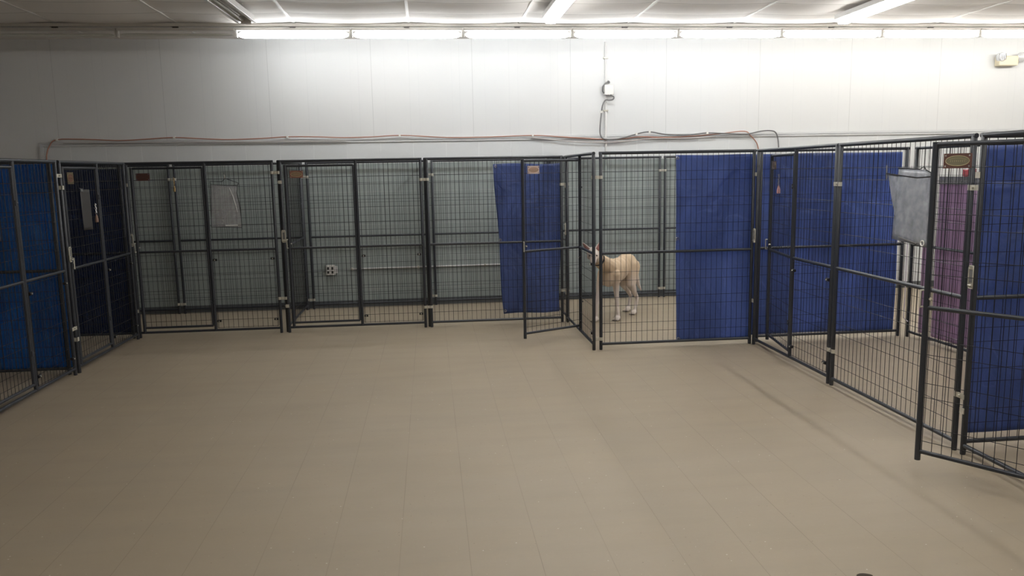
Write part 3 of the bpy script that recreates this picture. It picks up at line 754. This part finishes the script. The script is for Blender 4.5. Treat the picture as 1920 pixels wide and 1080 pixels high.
hung_light(4.50, 8.42, 3, 1, ['lit ceiling light at the top right with dangling bracket, end-on to the far wall', 'lit ceiling light in the right run overhead, out of frame', 'lit ceiling light in the right run overhead, out of frame'])
hung_light(7.65, 8.42, 1, 1, ['lit ceiling light beyond the right photo edge'])

# ------------------------------------------------------------------ the dog
def dog():
    O = Vector((2.11,8.68,0)); b = MB()
    def ch(pts, rs, n=12):      # chain of overlapping capsules
        for (p, q, r0, r1) in zip(pts[:-1], pts[1:], rs[:-1], rs[1:]):
            p, q = Vector(p), Vector(q); L = (q-p).length; k = max(2, int(L/.012))
            for i in range(k+1):
                t = i/k; rr = r0*(1-t)+r1*t
                if isinstance(rr, float): b.ell(p.lerp(q, t)-O, (rr,rr,rr), None, 10, 6)
    # heading of the body: hips -> shoulders
    hd = Vector((-.67,-.74,0)); lat = Vector((.74,-.67,0))
    RB = Matrix((( -.67,.74,0),(-.74,-.67,0),(0,0,1)))      # columns: forward, left, up
    def body(c, rx, ry, rz, tilt=0):
        b.ell(Vector(c)-O, (rx,ry,rz), RB @ Matrix.Rotation(tilt, 3, 'Y'), 20, 12)
    body((2.270,8.90,.580), .120,.100,.120)      # rump
    body((2.225,8.84,.592), .15,.102,.120)
    body((2.165,8.77,.568), .16,.094,.120)        # loin, tucked belly
    body((2.095,8.68,.545), .17,.102,.138)        # ribs
    body((2.02,8.58,.525), .15,.105,.150)        # deep chest
    body((1.95,8.51,.525), .11,.100,.150)
    body((1.985,8.55,.625), .10,.065,.065)       # withers
    # thighs
    for s, hp in ((1,(2.307,8.78)),(-1,(2.287,9.0))):
        base = Vector((2.262,8.885,.555))+lat*(.062*s)
        knee = Vector((hp[0],hp[1],0))*.55+Vector((base.x,base.y,0))*.45+hd*.055+Vector((0,0,.36))
        hock = Vector((hp[0],hp[1],.185))-hd*.085
        paw = Vector((hp[0],hp[1],.045))-hd*.03
        ch([base, base.lerp(knee,.5)+Vector((0,0,-.01)), knee, knee.lerp(hock,.5), hock, paw], [.092,.078,.056,.033,.023,.020])
        b.ell(paw+hd*.02+Vector((0,0,-.015))-O, (.050,.034,.027), RB, 12, 8)
        for k in (-1.5,-.5,.5,1.5): b.ell(paw+hd*(.058-abs(k)*.006)+lat*(k*.0155)+Vector((0,0,-.028))-O, (.022,.010,.015), RB, 8, 6)
    # front legs
    for s, fp in ((1,(2.05,8.47)),(-1,(1.80,8.46))):
        sh = Vector((1.955,8.52,.52))+lat*(.075*s)
        el = Vector((sh.x*.55+fp[0]*.45, sh.y*.55+fp[1]*.45+.02, .40))
        wr = Vector((fp[0]-.008*s, fp[1]+.012, .16)); paw = Vector((fp[0],fp[1],.045))
        ch([sh, el, el.lerp(wr,.4), wr, paw], [.064,.040,.030,.022,.021])
        b.ell(paw+hd*.02+Vector((0,0,-.015))-O, (.048,.036,.027), RB, 12, 8)
        for k in (-1.5,-.5,.5,1.5): b.ell(paw+hd*(.056-abs(k)*.006)+lat*(k*.0165)+Vector((0,0,-.028))-O, (.022,.0105,.015), RB, 8, 6)
    # tail hangs and curves away behind
    ch([(2.325,8.96,.60),(2.385,9.01,.52),(2.405,9.03,.42),(2.43,9.045,.32),(2.47,9.06,.24)], [.040,.036,.031,.024,.010])
    # neck
    ch([(1.96,8.52,.58),(1.89,8.43,.64),(1.80,8.29,.70),(1.73,8.19,.755)], [.105,.088,.074,.068])
    # head: looks at the camera, slightly bowed
    Hc = Vector((1.690,8.115,.800)); f = Vector((-.15,-.93,-.40)).normalized()
    sd = Vector((.987,-.16,0)).normalized(); up = f.cross(sd).normalized()*-1 if f.cross(sd).z < 0 else f.cross(sd).normalized()
    RH = Matrix(((f.x,sd.x,up.x),(f.y,sd.y,up.y),(f.z,sd.z,up.z)))
    def hp_(a, s_, u): return Hc+f*a+sd*s_+up*u
    b.ell(Hc-O, (.080,.066,.064), RH, 16, 10)
    b.ell(hp_(.045,0,.004)-O, (.055,.056,.050), RH, 16, 10)
    for s in (-1,1): b.ell(hp_(.025,s*.038,-.02)-O, (.045,.026,.036), RH, 12, 8)
    ch([hp_(.06,0,-.018), hp_(.11,0,-.030), hp_(.150,0,-.036)], [.042,.035,.027])
    ch([hp_(.04,0,-.050), hp_(.10,0,-.055), hp_(.132,0,-.054)], [.030,.024,.017])
    for s in (-1,1): b.ell(hp_(.066,s*.030,.026)-O, (.018,.016,.012), RH, 10, 6)
    # ears, held out and up
    for s, tip in ((-1, hp_(-.045,-.105,.105)), (1, hp_(-.04,.075,.115))):
        root = hp_(-.015, s*.050, .040); d_ = (tip-root)
        for i in range(10):
            t = i/9.; wd = .032*(1-t)**.7+.005
            b.ell(root+d_*t-O, (.010, wd, wd*.8), RH, 10, 6)
    o = b.build('dog', M_dog)
    rm = o.modifiers.new('r', 'REMESH'); rm.mode = 'VOXEL'; rm.voxel_size = .0065; rm.use_smooth_shade = True
    sm = o.modifiers.new('s', 'SMOOTH'); sm.factor = .5; sm.iterations = 10
    dg = bpy.context.evaluated_depsgraph_get(); me = bpy.data.meshes.new_from_object(o.evaluated_get(dg))
    o.modifiers.clear(); o.data = me
    me.polygons.foreach_set('use_smooth', [True]*len(me.polygons))
    o.location = O
    tag(o, 'cream short-haired dog standing behind the mesh, head turned to the camera', 'dog')
    for s in (-1,1):
        e_ = MB(); e_.ell(hp_(.076,s*.031,.016)-O, (.010,.011,.010), RH, 12, 8); e_.build('eye', M_eye, o, 60)
        r_ = MB(); r_.path([tuple(hp_(.083+.0*math.cos(a), s*.031+.0125*math.cos(a), .016+.008*math.sin(a))-O) for a in [2*PI*k/12 for k in range(12)]], .0028, 6, closed=True)
        r_.build('eyelid', M_nose, o, 60)
    n_ = MB(); n_.ell(hp_(.172,0,-.028)-O, (.012,.019,.014), RH, 12, 8); n_.build('nose', M_nose, o, 60)
    m_ = MB(); m_.path([tuple(hp_(.10,-.031,-.048)-O), tuple(hp_(.135,-.026,-.047)-O), tuple(hp_(.163,0,-.046)-O), tuple(hp_(.135,.026,-.047)-O), tuple(hp_(.10,.031,-.048)-O)], .0022, 6); m_.build('mouth', M_nose, o, 60)
    for s, tip in ((-1, hp_(-.045,-.105,.105)), (1, hp_(-.04,.075,.115))):
        root = hp_(-.005, s*.052, .045); e_ = MB()
        for i in range(7):
            t = i/6.*.82; wd = .022*(1-t)**.8+.003
            e_.ell(root+(tip-root)*t+f*.008-O, (.005, wd, wd*.8), RH, 10, 6)
        e_.build('inner_ear', M_ear, o, 60)
    # black collar round the neck
    cc = Vector((1.772,8.248,.722)); ax = Vector((-.08,-.13,.055)).normalized()
    a1 = ax.cross(Vector((0,0,1))).normalized(); a2 = ax.cross(a1)
    c_ = MB()
    for off in (-.008,0,.008): c_.path([tuple(cc-O+ax*off+(a1*math.cos(a)+a2*math.sin(a))*.0705) for a in [2*PI*k/28 for k in range(28)]], .0055, 6, closed=True)
    c_.build('collar', M_rubber, o, 60)
    cl = MB()
    for fp in ((2.05,8.47),(1.80,8.46),(2.307-.0,8.78),(2.287,9.0)):
        for k in (-1.5,-.5,.5,1.5):
            p = Vector((fp[0],fp[1],.014))+hd*(.092 if fp[0] < 2.1 else .068)+lat*(k*.016)-hd*abs(k)*.006
            cl.ell(p-O, (.008,.004,.006), RB, 8, 6)
    cl.build('claw', M_nose, o, 60)
    return o
def dog_mat():
    m = mat('cream_dog_coat', (.66,.50,.34), .75); g = NG(m); b = g.n['Principled BSDF']
    tc = g.new('ShaderNodeTexCoord'); sp = g.new('ShaderNodeSeparateXYZ'); g.l.new(tc.outputs['Object'], sp.inputs[0])
    nz = g.new('ShaderNodeTexNoise'); nz.inputs['Scale'].default_value = 14; nz.inputs['Detail'].default_value = 5; g.l.new(tc.outputs['Object'], nz.inputs['Vector'])
    z = g.math('MULTIPLY_ADD', nz.outputs['Fac'], .12, sp.outputs[2])
    mr = g.new('ShaderNodeMapRange'); mr.inputs[1].default_value = .36; mr.inputs[2].default_value = .60; g.l.new(z, mr.inputs[0])
    tan = g.mix(nz.outputs['Fac'], (.52,.385,.25), (.63,.49,.34))
    c = g.mix(mr.outputs[0], (.66,.58,.52), tan)
    # pale face and blaze
    hz = g.new('ShaderNodeMapRange'); hz.inputs[1].default_value = -.50; hz.inputs[2].default_value = -.56; g.l.new(sp.outputs[1], hz.inputs[0])
    c = g.mix(g.math('MULTIPLY', hz.outputs[0], .8), c, (.78,.72,.66))
    g.l.new(c, b.inputs['Base Color'])
    n2 = g.new('ShaderNodeTexNoise'); n2.inputs['Scale'].default_value = 160; g.l.new(tc.outputs['Object'], n2.inputs['Vector'])
    bp = g.new('ShaderNodeBump'); bp.inputs['Strength'].default_value = .25; bp.inputs['Distance'].default_value = .004
    g.l.new(n2.outputs['Fac'], bp.inputs['Height']); g.l.new(bp.outputs['Normal'], b.inputs['Normal'])
    return m
M_dog = dog_mat(); M_eye = mat('dark_eye', (.03,.015,.01), .1); M_nose = mat('dark_nose', (.035,.025,.025), .4); M_ear = mat('pink_inner_ear', (.42,.20,.17), .7)
dog()

# small dark scrap on the floor at the very bottom
b = MB(); f = smooth_noise(77)
N = 16
b.v.append((0,0,.006))
for k in range(N):
    a = 2*PI*k/N; r = .022*(1+.35*f(k/N, .3)); b.v.append((r*1.5*math.cos(a), r*math.sin(a), .001))
for k in range(N): b.f.append((0, 1+k, 1+(k+1) % N)); b.m.append(0)
o = b.build('leaf_scrap', mat('dark_debris', (.05,.035,.02), .8)); o.location = (1.725,2.852,0); tag(o, 'small dark scrap on the floor at the bottom photo edge', 'scrap')

# ------------------------------------------------------------------ camera
yaw, pitch, roll, hgt, fpx = .1018, .1468, .0184, 1.665, 1475.57
fw = Vector((math.sin(yaw)*math.cos(pitch), math.cos(yaw)*math.cos(pitch), -math.sin(pitch)))
r0 = Vector((math.cos(yaw), -math.sin(yaw), 0)); d0 = fw.cross(r0)
r1 = r0*math.cos(roll)+d0*math.sin(roll); d1 = -r0*math.sin(roll)+d0*math.cos(roll)
cam = bpy.data.cameras.new('camera'); co = bpy.data.objects.new('camera', cam); COL.objects.link(co)
cam.sensor_width = 36; cam.lens = fpx/1920*36; cam.clip_start = .02
mw = Matrix(((r1.x,-d1.x,-fw.x,0),(r1.y,-d1.y,-fw.y,0),(r1.z,-d1.z,-fw.z,hgt),(0,0,0,1)))
co.matrix_world = mw
SC.camera = co
wd = bpy.data.worlds.new('w'); SC.world = wd; wd.use_nodes = True
wd.node_tree.nodes['Background'].inputs[0].default_value = (.5,.52,.55,1); wd.node_tree.nodes['Background'].inputs[1].default_value = .0
vs = SC.view_settings; vs.view_transform = 'Standard'; vs.look = 'None'; vs.gamma = 1; vs.exposure = 1.1; vs.use_curve_mapping = False
